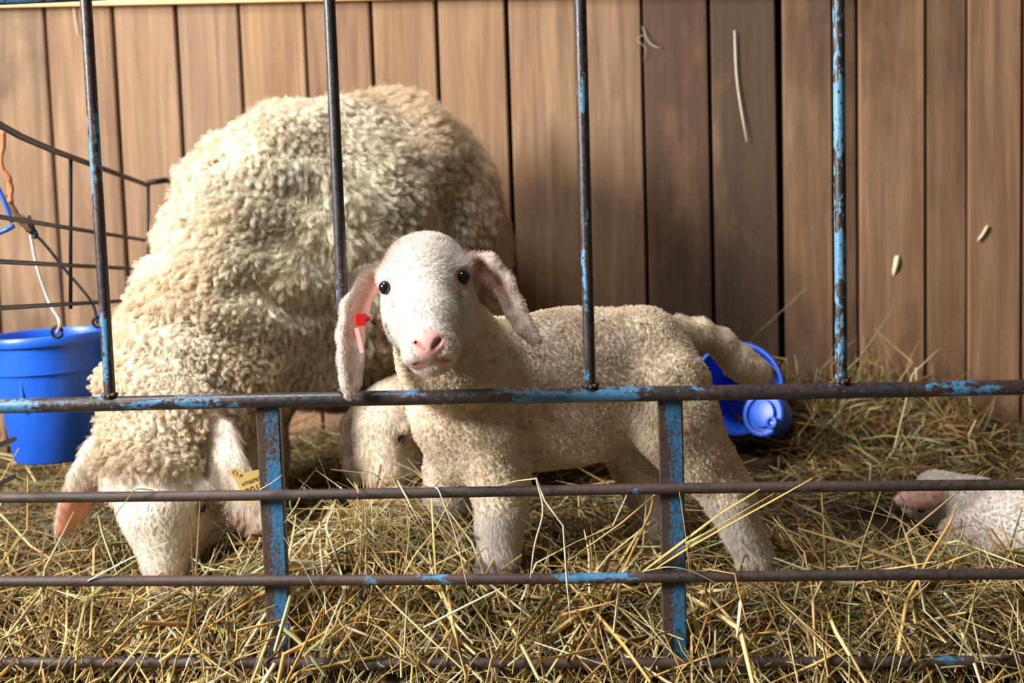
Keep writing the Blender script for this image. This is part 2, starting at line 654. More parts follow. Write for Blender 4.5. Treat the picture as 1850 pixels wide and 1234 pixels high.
# ------------------------------------------------------------------ hay bedding
def ground(x, y):
    x, y = np.asarray(x, float), np.asarray(y, float)
    z = np.interp(y, [-1.2, -0.30, -0.10, -0.02, 0.03, 0.09, 0.20, 0.35, 0.7, 1.15], [-.17, -.165, -.15, -.085, -.02, .035, .062, .08, .095, .12])
    z = z + 0.078 * np.exp(-((x - 0.37) / 0.13) ** 2 - ((y - 0.22) / 0.16) ** 2)       # heap the lambs nose about in
    z = z + 0.020 * np.exp(-((x - 0.20) / 0.10) ** 2 - ((y - 0.12) / 0.10) ** 2)
    z = z + 0.055 * np.exp(-((x - 1.22) / 0.17) ** 2 - ((y - 1.10) / 0.20) ** 2)       # bank against the wall
    z = z + 0.04 * np.exp(-((x - 0.35) / 0.22) ** 2 - ((y - 1.02) / 0.16) ** 2)
    z = z - 0.030 * np.exp(-((x + 0.05) / 0.14) ** 2 - ((y - 0.16) / 0.16) ** 2)
    z = z - 0.035 * np.exp(-((x - 1.22) / 0.22) ** 2 - ((y - 0.42) / 0.16) ** 2)
    z = z - 0.034 * np.exp(-((x - 0.545) / 0.06) ** 2 - ((y - 0.10) / 0.09) ** 2)
    z = z - 0.02 * np.exp(-((x - 0.90) / 0.10) ** 2 - ((y - 0.12) / 0.12) ** 2)
    z = z + 0.035 * np.exp(-((x - 0.98) / 0.16) ** 2 - ((y - 0.90) / 0.20) ** 2)
    z = z + 0.008 * np.sin(x * 23 + y * 9) * np.cos(y * 19 - x * 7)
    return z


STRAW = np.array([(0.70, 0.48, 0.17), (0.78, 0.60, 0.28), (0.88, 0.78, 0.50), (0.46, 0.42, 0.17), (0.55, 0.50, 0.28), (0.30, 0.17, 0.06), (0.58, 0.35, 0.12)])
HAY = attr_mat('dry_hay', rough=0.55, spec=0.35, trans=0.18)


def strand_mesh(P, W, thin):
    """P (n, m, 3) centre lines -> three-sided tapered tubes; W half widths; thin = thickness ratio"""
    n, m, _ = P.shape
    T = np.gradient(P, axis=1)
    T /= np.linalg.norm(T, axis=2)[..., None] + 1e-12
    r = rng.normal(size=(n, 1, 3))
    A = r - (r * T).sum(2)[..., None] * T
    A /= np.linalg.norm(A, axis=2)[..., None]
    B = np.cross(T, A)
    taper = np.interp(np.linspace(0, 1, m), [0, .15, .8, 1], [.75, 1, .85, .35])[None, :, None]
    w_ = W[:, None, None] * taper
    V = np.stack([P + A * w_, P - A * w_, P + B * w_ * thin[:, None, None]], 2)      # n m 3 3
    base = (np.arange(n) * m * 3)[:, None, None]
    F = []
    for k in range(3):
        k2 = (k + 1) % 3
        i = np.arange(m - 1)[None, :]
        F.append(np.stack([base[:, :, 0] + i * 3 + k, base[:, :, 0] + i * 3 + k2, base[:, :, 0] + (i + 1) * 3 + k2, base[:, :, 0] + (i + 1) * 3 + k], -1))
    return V.reshape(-1, 3), np.concatenate(F, 1).reshape(-1, 4)


FRESH = None
GOLD = (.34, .28, .26, .04, .04, .0, .04)
OLD_SHADED = (.04, .05, .03, .22, .08, .36, .22)          # trampled bedding further back, its deep shade also put into the colour


def hay_strands(n, xr, yr, Lm, Wm, lift, zoff, seed, rise=0.22, m=4, pal=None, dim=1.0):
    r = np.random.default_rng(seed)
    x, y = r.uniform(*xr, n), r.uniform(*yr, n)
    keep = ((x - 1.36) / .26) ** 2 + ((y - .40) / .19) ** 2 > 1          # nothing grows through the lying lamb
    keep &= ((x - 1.17) / .09) ** 2 + ((y - .51) / .07) ** 2 > 1
    keep &= ((x - .955) / .10) ** 2 + ((y - .84) / .13) ** 2 > 1          # nor into the tipped bucket
    x, y = x[keep], y[keep]
    n = len(x)
    L = np.clip(r.lognormal(math.log(Lm), 0.45, n), 0.02, 0.34)
    az, pt = r.uniform(0, 6.283, n), r.normal(0, rise, n)
    d = np.stack([np.cos(az) * np.cos(pt), np.sin(az) * np.cos(pt), np.sin(pt)], 1)
    d[:, 1] *= 0.8
    e = 0.012
    gy = (ground(x, y + e) - ground(x, y - e)) / (2 * e)
    gx = (ground(x + e, y) - ground(x - e, y)) / (2 * e)
    d[:, 2] += (gx * d[:, 0] + gy * d[:, 1]) * 0.75
    d /= np.linalg.norm(d, axis=1)[:, None]
    bend = r.normal(size=(n, 3)) * 0.22
    bend[:, 2] -= 0.12
    kink = r.normal(size=(n, 3)) * 0.06
    c = np.stack([x, y, ground(x, y) + zoff + np.abs(r.normal(0, lift, n)) + np.maximum(d[:, 2] * L * 0.35, 0)], 1)
    u = np.linspace(-.5, .5, m)
    P = c[:, None, :] + d[:, None, :] * (u[None, :, None] * L[:, None, None]) + bend[:, None, :] * (L[:, None, None] * (u * u - .08)[None, :, None])
    P += kink[:, None, :] * (L[:, None, None] * np.sin(u * 7)[None, :, None])
    W = Wm * np.minimum(r.lognormal(0, 0.45, n), 1.7)
    thin = np.where(r.random(n) < 0.5, 0.35, 1.2)
    P[:, :, 1] = np.minimum(P[:, :, 1], WY - 0.012)
    V, F = strand_mesh(P, W, thin)
    pi = r.choice(len(STRAW), n, p=pal if pal is not None else (.22, .22, .16, .12, .10, .09, .09))
    C = STRAW[pi] * r.uniform(0.55, 1.12, (n, 1)) * dim
    return V, F, np.repeat(C, m * 3, 0)


gx_, gy_ = np.meshgrid(np.linspace(-1.6, 2.9, 150), np.linspace(-1.1, WY, 90), indexing='ij')
gz_ = ground(gx_, gy_) - 0.012 + rng.normal(0, .004, gx_.shape)
HV = [np.stack([gx_, gy_, gz_], -1).reshape(-1, 3)]
ii, jj = np.meshgrid(np.arange(149), np.arange(89), indexing='ij')
HF = [np.stack([ii * 90 + jj, (ii + 1) * 90 + jj, (ii + 1) * 90 + jj + 1, ii * 90 + jj + 1], -1).reshape(-1, 4)]
HC = [np.clip(rng.normal(0.85, .25, (len(HV[0]), 1)), .4, 1.5) * np.array([[0.07, 0.045, 0.02]])]  # dark mat colour stands in for the deep shade between strands
off = len(HV[0])
for args in ((12500, (-.04, 1.65), (.02, .34), .085, .0011, .012, .0, 1),
             (5200, (-.40, 1.55), (.025, .18), .15, .0016, .012, .006, 2),
             (9500, (-.55, 1.80), (.34, 1.13), .10, .0013, .014, .0, 3, .22, 4, OLD_SHADED, .62),
             (900, (-.55, 1.80), (.30, 1.13), .10, .0014, .014, .006, 13),
             (3500, (-.50, .12), (.03, .40), .09, .0013, .012, .008, 14, .22, 4, OLD_SHADED, .6),
             (420, (-.25, 1.50), (-.02, .13), .22, .0025, .012, .014, 15, .22, 5, GOLD, 1.1),
             (5000, (.05, .85), (.02, .45), .06, .0009, .010, .006, 4),
             (5500, (-.45, 1.60), (-.19, -.01), .11, .0013, .008, -.012, 5),
             (900, (-.30, 1.50), (.03, .25), .17, .0022, .012, .012, 8),
             (1300, (.98, 1.45), (.85, 1.13), .12, .0016, .03, .0, 6, .6, 4, OLD_SHADED, .95),
             (2200, (-1.3, 2.6), (-.8, 1.12), .16, .0022, .012, .0, 7, .22, 4, OLD_SHADED, .8)):
    V_, F_, C_ = hay_strands(*args)
    HV.append(V_)
    HF.append(F_ + off)
    HC.append(C_)
    off += len(V_)
hay = mesh_obj('hay_bedding', np.concatenate(HV), np.concatenate(HF), HAY, None, False, np.concatenate(HC))
tag(hay, 'loose dry golden hay strewn over the whole pen floor', 'hay', None, 'stuff')


# ------------------------------------------------------------------ gate
def pipe_mat(name, blue, stretch=(6, 22, 22), rust=(0.05, 0.028, 0.02), dark=(0.018, 0.020, 0.027), dk=0.5, paint=(0.028, 0.125, 0.235), rough=0.34):
    m = NT(name)
    v = m.mapped(stretch)
    n1 = m.noise(v, 2.2, 6, 0.62, 0.3)
    n2 = m.noise(m.mapped((40, 40, 40)), 3.0, 5, 0.6)
    n3 = m.noise(m.mapped((3, 3, 3)), 1.6, 2)
    body = m.mix(m.ramp(m.math('ADD', n2, m.math('SUBTRACT', n3, 0.5)), [(dk - .12, (0, 0, 0)), (dk + .12, (1, 1, 1))]), dark, rust)
    mask = m.math('ADD', m.math('ADD', m.math('MULTIPLY', n1, 0.72), m.math('MULTIPLY', n2, 0.28)), m.math('MULTIPLY', m.math('SUBTRACT', n3, 0.5), 0.8))
    k = m.ramp(mask, [(1 - blue, (0, 0, 0)), (1 - blue + 0.035, (1, 1, 1))])
    pc = m.mix(n2, paint, tuple(min(1, c * 1.9 + .03) for c in paint))
    c = m.mix(k, body, pc)
    m.bump(m.math('ADD', m.math('MULTIPLY', n2, 0.6), m.math('MULTIPLY', k, 0.5)), 0.5, 0.0012)
    ro = m.ramp(n2, [(0.3, (rough,) * 3), (0.75, (rough + .3,) * 3)])
    return m.out(c, ro, 0.0, 0.6)


P_RAIL = pipe_mat('chipped_blue_rail', 0.455, (5, 30, 30), rough=0.25, paint=(0.022, 0.10, 0.19))
P_LOW = pipe_mat('rusty_rail', 0.34, (7, 26, 26), rust=(0.055, 0.030, 0.024), dark=(0.022, 0.016, 0.014), dk=.42, rough=0.5)
P_BAR = pipe_mat('chipped_blue_bar', 0.43, (26, 26, 5), rough=0.3)
P_BARB = pipe_mat('bluer_bar', 0.50, (60, 60, 22), rough=0.34, paint=(0.05, 0.16, 0.27))


def post_mat():
    m = NT('worn_blue_post')
    tc = m.n('ShaderNodeTexCoord')
    sx = m.n('ShaderNodeSeparateXYZ')
    m.l(tc.outputs['Generated'], sx.inputs[0])
    n1 = m.noise(m.mapped((14, 14, 7)), 2.0, 5, 0.6)
    n2 = m.noise(m.mapped((60, 60, 60)), 3.0, 5)
    edge = m.ramp(sx.outputs[0], [(0.0, (0, 0, 0)), (0.5, (.75,) * 3), (0.93, (.8,) * 3), (1.0, (.35,) * 3)])
    k = m.math('ADD', m.math('MULTIPLY', edge, 0.5), m.math('MULTIPLY', n1, 0.72))
    k = m.math('ADD', k, m.math('MULTIPLY', m.math('SUBTRACT', n2, 0.5), 0.62))
    k = m.ramp(k, [(0.60, (0, 0, 0)), (0.80, (1, 1, 1))])
    c = m.mix(k, m.mix(n2, (0.028, 0.02, 0.018), (0.085, 0.055, 0.042)), m.mix(n2, (0.012, 0.075, 0.18), (0.03, 0.165, 0.32)))
    m.bump(m.math('ADD', m.math('MULTIPLY', n2, .7), m.math('MULTIPLY', k, .5)), 0.5, 0.0015)
    return m.out(c, m.ramp(n2, [(0.3, (.32,) * 3), (0.7, (.6,) * 3)]), 0, 0.5)


P_POST = post_mat()
ZR = [0.0, 0.1233, 0.2490, 0.3840]
ZTOP = at(60, -7, 0)[2]
gate = empty('metal_gate', (0.5, 0, -0.15), 'worn blue tubular metal gate with rusty rails in front of the sheep', 'gate')
GX0, GX1 = -1.25, 2.32


def wob(x, z, amp, ph):
    return [(xx, 0.0 + amp * .4 * math.sin(xx * 3 + ph), z + amp * math.sin(xx * 4.1 + ph)) for xx in x]


xs = np.linspace(GX0, GX1, 30)
Geo().tube(wob(xs, ZR[3], .0008, 0), 0.0108, 20).build('rail', P_RAIL, gate, angle=60)
Geo().tube(wob(xs, ZTOP, .0008, 1), 0.0108, 20).build('rail', P_RAIL, gate, angle=60)
for k, z in enumerate(ZR[:3]):
    Geo().tube([(p[0], p[1] - 0.002, p[2]) for p in wob(xs, z, .0011, 2 + k)], 0.0078, 16).build('rail', P_LOW, gate, angle=60)
for k in range(-3, 7):
    x = k * 0.345
    b = Geo().tube([(x, 0, z) for z in np.linspace(ZR[3] + .004, ZTOP, 8)], 0.0083, 16).build('bar', P_BARB if k == 3 else P_BAR, gate, angle=60)
    # the weld at the foot of the bar
    gg = Geo()
    for q in range(9):
        a = q * 6.283 / 9
        gg.ball((x + .0088 * math.cos(a), .0088 * math.sin(a) * .9 - .0005, ZR[3] + .0115 + .0022 * abs(math.cos(a))), (.0042, .0042, .0036), 5)
    gg.build('weld', P_LOW, b)
xpA, xpB = at(493, 900, .014)[0], at(1214, 900, .014)[0]
dxp = xpB - xpA
for x in (xpA - dxp, xpA, xpB, xpB + dxp):
    Geo().box((x, 0.0145, (ZR[3] - .006 - .19) / 2), (0.0345, 0.016, ZR[3] - .006 + .19), bev=0.002).build('post', P_POST, gate, False)


# ------------------------------------------------------------------ buckets
def bucket_mat(name, c1, c2):
    m = NT(name)
    n = m.noise(m.mapped(), 22, 4)
    sc = m.noise(m.mapped((30, 30, 8)), 6, 5)
    m.bump(sc, 0.15, 0.001)
    mt = m.out(m.mix(n, c1, c2), 0.38, 0, 0.5)
    return mt


BLUE = bucket_mat('blue_plastic', (0.006, 0.075, 0.50), (0.012, 0.12, 0.70))
GALV = flat('galvanised_wire', (0.55, 0.54, 0.50), 0.4, 0.5, 0.6)
BLACK = flat('black_wire', (0.005, 0.0045, 0.004), 0.5, 0.3)
TWINE = flat('orange_brown_twine', (0.50, 0.20, 0.10), 0.85, 0.1, bump=(300, .6, .002))
TWDK = flat('frayed_brown_twine', (0.13, 0.075, 0.045), 0.9, 0.1, bump=(300, .6, .002))
CLIPB = flat('blue_painted_rod', (0.02, 0.10, 0.42), 0.4, 0.5)


def bucket(root, o, M, R, Hh, n=56):
    """lathe about local z, floor at 0"""
    rb = R * 0.74
    th = 0.003
    Geo().lathe([(0.0005, .004), (rb * .86, .004), (rb * .88, 0), (rb * .95, 0), (rb, .004), (rb + (R - rb) * .66, Hh * .70), (R * .955, Hh * .70 + .002),
                 (R * .985, Hh * .93), (R * .985 - th, Hh * .93), (R * .92, Hh * .70), (rb - th + (R - rb) * .6, Hh * .66), (rb - th, .009), (0.0005, .008)],
                M, o, n).build('body', BLUE, root, angle=40)
    Geo().lathe([(R * .985, Hh * .925), (R * 1.035, Hh * .925), (R * 1.05, Hh * .94), (R * 1.05, Hh * .985), (R * 1.03, Hh), (R * .985, Hh), (R * .965, Hh * .985), (R * .965, Hh * .93), (R * .985, Hh * .925)],
                M, o, n).build('rim', BLUE, root, angle=40)
    for a in (-1.75, 0.2, 2.3):
        c = np.asarray(o) + M @ np.array([math.cos(a) * (rb + (R - rb) * .52), math.sin(a) * (rb + (R - rb) * .52), Hh * .56])
        ax = M @ Matrix.Rotation(a, 3, 'Z') @ np.eye(3)
        Geo().box(c, (.006, .005, Hh * .26), rot=np.array(M @ np.array(Matrix.Rotation(a, 3, 'Z')))).build('rib', BLUE, root, False)


BY = 0.42
bc = at(110, 825, BY)
bt = at(110, 600, BY)
bR = (at(222, 610, BY) - at(-2, 610, BY))[0] / 2 / 1.05
bkt = empty('feed_bucket', bc, 'blue plastic bucket hanging by its wire handle left of the ewe', 'bucket')
Mb = np.array(Matrix.Rotation(math.radians(-2.0), 3, 'Y'))
bH = bt[2] - bc[2]
bucket(bkt, bc, Mb, bR, bH)
hookp = at(56, 418, 0.36)
e1, e2 = at(108, 592, BY - bR), at(176, 576, BY + bR * .8)
Geo().tube(smooth_path([e1 + np.array([0, -.012, -.008]), e1 + np.array([.006, -.014, .012]), at(88, 545, .33), at(66, 480, .34), at(57, 435, .355), hookp], 8), .0027, 8).build('handle', GALV, bkt)
Geo().tube(smooth_path([e2 + np.array([0, .0, -.008]), at(165, 545, .48), at(120, 490, .44), at(80, 440, .38), hookp], 8), .0027, 8).build('handle', flat('dull_wire', (.10, .10, .10), .45, .5, .5), bkt)
for e in (e1, e2):
    Geo().tube([e + np.array([.009 * math.cos(a), -.012 if e is e1 else 0, .009 * math.sin(a) - .006]) for a in np.linspace(0, 6.1, 12)], .003, 6).build('eyelet', BLACK, bkt)

# snap clip and twine that carry the bucket
clip = empty('bucket_clip', at(66, 405, .355), 'dark metal snap clip holding the hanging bucket handle', 'clip')
Geo().tube(smooth_path([at(52, 392, .35), at(60, 412, .35), at(66, 424, .35), at(62, 428, .352), at(54, 416, .354), at(50, 396, .352)], 5), .0035, 8).build('snap_ring', BLACK, clip)
Geo().tube([at(52, 390, .35), at(63, 418, .348)], .0028, 8).build('gate_pin', BLACK, clip)
tw = empty('baler_twine', at(5, 240, .34), 'frayed orange brown twine knotted round the black wire panel', 'twine')
for q in range(3):
    o_ = q * 2.2
    Geo().tube(smooth_path([at(2 + o_, 236, .33), at(3 + o_ * .6, 268, .335), at(2 - o_, 296, .33), at(12 + o_, 320, .335), at(21 - o_, 340, .34), at(16 + o_, 366, .34)], 6), .0042, 7).build('strand', TWINE, tw)
for q in range(6):
    r_ = lambda s: random.uniform(-s, s)
    Geo().tube(smooth_path([at(14 + r_(4), 355 + r_(4), .34), at(22 + r_(6), 380 + r_(4), .342), at(40 + r_(7), 398 + r_(6), .346), at(54 + r_(5), 416 + r_(5), .35)], 6), .0032, 6).build('frayed_strand', TWDK, tw)
rod = empty('blue_hook', at(25, 410, .30), 'bent blue painted metal hook at the far left', 'hook')
Geo().tube(smooth_path([at(-20, 310, .30), at(4, 355, .30), at(22, 402, .30)], 4), .0042, 8).build('shank', CLIPB, rod)
Geo().tube([at(25, 408, .30), at(12, 415, .30), at(-25, 430, .30)], .0042, 8).build('foot', CLIPB, rod)

# bucket lying on its side against the wall
c2 = at(1330, 702, 0.86)
ax = np.array([-0.28, -0.90, 0.20])
ax /= np.linalg.norm(ax)
u1 = np.cross([0, 0, 1], ax)
u1 /= np.linalg.norm(u1)
M2 = np.stack([u1, np.cross(ax, u1), ax], 1)
R2b, H2b = 0.090, 0.185
tb = empty('tipped_bucket', c2 - ax * H2b, 'blue plastic bucket lying on its side against the plank wall', 'bucket')
bucket(tb, c2 - ax * H2b, M2, R2b, H2b)
# stepped blue fitting lying in front of it
fc = at(1378, 748, 0.74)
ft = empty('plastic_fitting', fc, 'small stepped blue plastic fitting lying by the tipped bucket', 'fitting')
ax = np.array([-0.55, -0.75, 0.25]); ax /= np.linalg.norm(ax)
u1 = np.cross([0, 0, 1], ax); u1 /= np.linalg.norm(u1)
M3 = np.stack([u1, np.cross(ax, u1), ax], 1)
Geo().lathe([(.0005, -.05), (.036, -.05), (.038, -.045), (.038, -.01), (.044, -.008), (.044, .0), (.041, .003), (.034, .003), (.032, -.004), (.028, -.004), (.026, .006), (.014, .008), (.0005, .008)], M3, fc, 32).build('cap', BLUE, ft, angle=35)
for sx, sy in ((.030, -.016),):
    q = fc + M3 @ np.array([sx, sy, .006])
    kk = Geo().lathe([(.0005, -.012), (.012, -.012), (.013, .006), (.011, .011), (.007, .012), (.0065, .004), (.0005, .004)], M3, q, 20).build('nozzle', BLUE, ft, angle=35)
    if sx > 0:
        Geo().ball(q + M3 @ np.array([0, 0, .004]), (.006, .004, .004), 6, M3).build('nozzle_tip', flat('pale_plug', (.34, .38, .52), .6), kk)

# ------------------------------------------------------------------ black wire panel on the left
panel = empty('wire_panel', at(268, 800, 1.02), 'black welded wire panel dividing the pen on the left', 'wire panel')


def pw(px, t):
    """point on the panel's ground line: t runs 0 (wall end) to 1.9 (camera end); px = row offset at the wall end"""
    return px


d_end = 1.02
vpx, vpy = 752.0, 513.0


def panel_pt(y270, s):
    """a wire at row y270 where it meets x = 268; s = distance ratio towards the camera (1 = far end)"""
    px = vpx + (268 - vpx) * s
    py = vpy + (y270 - vpy) * s
    dfar = (at(268, y270, d_end) - CAM) @ fwd
    dd = dfar / s
    ray = R2 * ((px - IW / 2) / FPX) + D2 * ((py - IH / 2) / FPX) + fwd
    return CAM + ray * dd


for y0, r in ((335, .0052), (435, .0036), (487, .0036), (541, .0036), (700, .0036), (745, .0036)):
    ss = np.linspace(1.0, 1.95, 9)
    pts = [panel_pt(y0, s) for s in ss]
    if y0 == 335:
        pts = [p + np.array([0, 0, .02 * max(0, s - 1.43) / .3]) for p, s in zip(pts, ss)]
    if y0 >= 700:
        pts = [panel_pt(y0, s) for s in np.linspace(1.5, 1.95, 4)]
    Geo().tube(pts, r, 8).build('wire', BLACK, panel)
for s, y1 in ((1.0, 560), (1.29, 548), (1.62, 548), (1.9, 745)):
    Geo().tube([panel_pt(334, s), panel_pt(y1, s)], .0034, 8).build('wire', BLACK, panel)
Geo().tube([panel_pt(330, 1.0), panel_pt(330, 1.0) + np.array([.03, .02, .004]), panel_pt(330, 1.0) + np.array([.06, .1, .004])], .006, 8).build('clamp', BLACK, panel)


# ------------------------------------------------------------------ animals
SKIN = attr_mat('animal_skin', rough=0.8, spec=0.15, bump=(420, 0.25, 0.001))
WOOL = attr_mat('wool_fibre', rough=0.85, spec=0.08, trans=0.38)
EYE = flat('dark_wet_eye', (0.006, 0.005, 0.006), 0.06, 0.7)
REDP = flat('red_tag_plastic', (0.46, 0.008, 0.008), 0.35, 0.5)
CLEARP = flat('pink_tag_strip', (0.80, 0.42, 0.40), 0.35, 0.5)
YELP = flat('dull_yellow_tag', (0.66, 0.47, 0.16), 0.5, 0.4)
ORGP = flat('orange_tag', (0.80, 0.16, 0.05), 0.45, 0.4)
INK = flat('tag_ink', (0.05, 0.035, 0.02), 0.7, 0.2)
WHITE = np.array([0.77, 0.72, 0.67])
CREAM = np.array([0.94, 0.82, 0.68])
TAN = np.array([0.60, 0.43, 0.26])
PINK = np.array([0.74, 0.36, 0.32])


def blob(P, c, r):
    d = np.linalg.norm((P - np.asarray(c)) / np.asarray(r), axis=1)
    return np.clip(1 - d, 0, 1)


def near_path(P, pts):
    """distance to a poly line"""
    best = np.full(len(P), 9.0)
    for a, b in zip(pts[:-1], pts[1:]):
        a, b = np.asarray(a), np.asarray(b)
        t = np.clip((P - a) @ (b - a) / ((b - a) @ (b - a)), 0, 1)
        best = np.minimum(best, np.linalg.norm(P - a - t[:, None] * (b - a), axis=1))
    return best


def frame(roll=0.0, yaw=0.0, pitch=0.0):
    """head axes (columns: right, away, up) turned from the camera's own axes"""
    up = -D2
    M = Matrix(np.stack([R2, fwd, up], 1).tolist())
    Rz = Matrix.Rotation(yaw, 3, 'Z')
    Rx = Matrix.Rotation(pitch, 3, 'X')
    Ry = Matrix.Rotation(-roll, 3, 'Y')
    return np.array(M @ Ry @ Rz @ Rx)


def A(*v):
    return [(at(px, py, Y), r) for px, py, Y, r in v]


# ---------- the lamb looking into the camera
def standing_lamb():
    root = empty('lamb', (0.85, 0.2, 0.09), 'white lamb with a red ear tag looking out through the gate', 'sheep')
    B = Body((0.26, -0.22, 0.0), (1.10, 0.40, 0.70), 0.0027)
    by = 0.21
    I3 = np.eye(3)
    B.ell(at(852, 720, by), (.100, .080, .113), None, .03)
    B.ell(at(985, 693, by), (.16, .088, .105), None, .04)
    B.ell(at(1085, 690, by + .005), (.13, .086, .108), None, .05)
    B.ell(at(1168, 668, by), (.070, .076, .092), None, .04)
    B.limb(A((1040, 770, by, .05), (960, 775, by, .06)), .04)
    # neck and brisket
    B.limb(A((870, 690, .18, .082), (815, 640, .10, .070), (785, 570, .04, .058)), .035)
    B.limb(A((830, 765, .17, .058), (845, 812, .18, .050)), .03)
    # legs: near fore, far fore, near hind, far hind
    B.limb(A((885, 790, .15, .058), (903, 865, .145, .040), (906, 915, .14, .0335), (904, 960, .14, .0275), (899, 1005, .14, .027), (893, 1040, .135, .030)), .02)
    B.limb(A((822, 790, .25, .044), (812, 850, .25, .034), (808, 900, .25, .032), (800, 935, .25, .027), (790, 975, .245, .027)), .02)
    B.limb(A((1205, 700, .165, .064), (1226, 770, .15, .058), (1262, 825, .15, .045), (1302, 868, .155, .033), (1322, 905, .15, .029), (1342, 955, .15, .0245), (1364, 1005, .15, .0225), (1374, 1040, .15, .026)), .022)
    B.limb(A((1150, 740, .265, .062), (1142, 800, .27, .046), (1158, 860, .275, .032), (1176, 900, .275, .026), (1182, 950, .27, .023), (1184, 985, .265, .025)), .022)
    # tail
    B.limb(A((1190, 615, .23, .026), (1228, 598, .24, .0175), (1265, 599, .25, .0165), (1302, 618, .265, .0185), (1335, 650, .275, .021), (1360, 668, .28, .019), (1376, 672, .282, .013)), .016)
    # head, in its own frame
    H = frame(roll=math.radians(7.5))
    O = at(768, 511, 0.005)

    def h(x, y, z):
        return O + H @ np.array([x, y, z])
    B.ell(h(0, .040, .010), (.060, .072, .060), H, .02)
    B.ell(h(0, .005, .000), (.053, .045, .052), H, .02)
    B.limb([(h(0, -.012, -.018), .043), (h(0, -.052, -.052), .037), (h(0, -.084, -.080), .031)], .015)
    B.ell(h(0, -.090, -.090), (.035, .027, .025), H, .012)
    B.limb([(h(0, .02, -.050), .052), (h(0, -.035, -.082), .036), (h(0, -.072, -.102), .026)], .018)
    for s in (-1, 1):
        B.ell(h(s * .034, .018, -.040), (.030, .045, .046), H, .02)
        B.ell(h(s * .050, .004, .014), (.016, .020, .014), H, .012)
        B.ell(h(s * .022, -.086, -.102), (.016, .020, .013), H, .010)
        B.ell(h(s * .0560, -.020, .000), (.0085, .0085, .0085), H, .005, sub=True)
    # nostrils, cleft, mouth
    for s in (-1, 1):
        B.limb([(h(s * .0065, -.1175, -.0925), .0021), (h(s * .012, -.1160, -.0870), .0030), (h(s * .0185, -.1080, -.0790), .0018)], .003, sub=True)
        B.limb([(h(s * .001, -.1170, -.1085), .0016), (h(s * .014, -.1090, -.1125), .0016), (h(s * .028, -.0930, -.1085), .0015), (h(s * .036, -.0800, -.1020), .001)], .003, sub=True)
    B.limb([(h(0, -.1205, -.0960), .0015), (h(0, -.1185, -.1080), .0016)], .003, sub=True)
    # ears
    Lear = [(h(-.060, .030, .022), .015), (h(-.083, .022, .012), .020), (h(-.103, .010, -.020), .0200), (h(-.1135, .002, -.060), .0195), (h(-.1165, -.004, -.092), .0185), (h(-.121, -.006, -.122), .0150), (h(-.1260, -.006, -.140), .008)]
    Rear = [(h(.062, .032, .020), .016), (h(.088, .030, .012), .0185), (h(.108, .026, -.016), .0175), (h(.119, .022, -.050), .0160), (h(.128, .018, -.075), .0140), (h(.140, .014, -.094), .0100), (h(.148, .012, -.100), .006)]
    nl = H @ np.array([.55, -.80, .10])
    nr = H @ np.array([-.60, -.75, .10])
    B.limb(Lear, .007, nl, 2.2)
    B.limb(Rear, .007, nr, 2.0)
    B.limb([(p + nl * .0105, r * .62) for p, r in Lear[1:6]], .005, nl, 1.3, sub=True)
    B.limb([(p + nr * .0100 + H @ np.array([-.004, 0, 0]), r * .55) for p, r in Rear[1:5]], .005, nr, 1.3, sub=True)
    V, F = B.mesh(2)
    N = normals(V, F)
    Q = (V - O) @ H                       # head coordinates
    hd = sstep(.098, .076, near_path(V, [h(0, .06, .03), h(0, .03, .0), h(0, -.09, -.09)])) * (V[:, 1] < .115)
    ear = np.maximum(sstep(.030, .022, near_path(V, [p for p, r in Lear])), sstep(.026, .018, near_path(V, [p for p, r in Rear])))
    leg = sstep(.235, .175, V[:, 2])
    tail = sstep(.05, .03, near_path(V, [p for p, r in A((1225, 600, .24, 0), (1300, 618, .265, 0), (1376, 672, .28, 0))]))
    wv = Wave(38, 14, 3)
    wv2 = Wave(230, 16, 4)
    n1, n2 = wv(V)[:, 0], wv2(V)[:, 0]
    col = np.tile(CREAM, (len(V), 1)) * (1 + .05 * n1[:, None])
    speck = sstep(1.35, 1.9, n2 + .35 * n1)[:, None] * (1 - np.maximum(hd, leg))[:, None] * sstep(.20, .26, V[:, 2])[:, None]
    col = col * (1 - .35 * speck) + np.array([.34, .20, .11]) * .35 * speck
    for m_, c_ in ((np.maximum(hd, leg), WHITE), (ear, WHITE * np.array([1.0, .93, .89]))):
        col = col * (1 - m_[:, None]) + c_ * m_[:, None]
    # bare pink: nose, lips, eyelids, inside of the ears
    nose = sstep(.0255, .017, np.hypot(Q[:, 0] * 1.0, (Q[:, 2] + .086) * 1.15)) * sstep(-.085, -.100, Q[:, 1])
    lips = sstep(.014, .008, near_path(V, [h(-.032, -.082, -.106), h(-.014, -.108, -.1125), h(0, -.116, -.110), h(.014, -.108, -.1125), h(.032, -.082, -.106)]))
    crack = sstep(.006, .003, near_path(V, [h(-.034, -.080, -.104), h(-.014, -.1085, -.1125), h(0, -.117, -.1085), h(.014, -.1085, -.1125), h(.034, -.080, -.104)]))
    nos = np.maximum(sstep(.0045, .002, near_path(V, [h(-.0065, -.1165, -.0925), h(-.012, -.114, -.086), h(-.0185, -.107, -.079)])),
                     sstep(.0045, .002, near_path(V, [h(.0065, -.1165, -.0925), h(.012, -.114, -.086), h(.0185, -.107, -.079)])))
    lid = np.maximum(sstep(.020, .013, np.linalg.norm(V - h(-.055, -.020, -.002), axis=1)), sstep(.020, .013, np.linalg.norm(V - h(.055, -.020, -.002), axis=1)))
    tear = np.maximum(sstep(.009, .003, near_path(V, [h(-.053, -.026, -.012), h(-.047, -.032, -.026)])), sstep(.009, .003, near_path(V, [h(.053, -.026, -.012), h(.047, -.032, -.026)])))
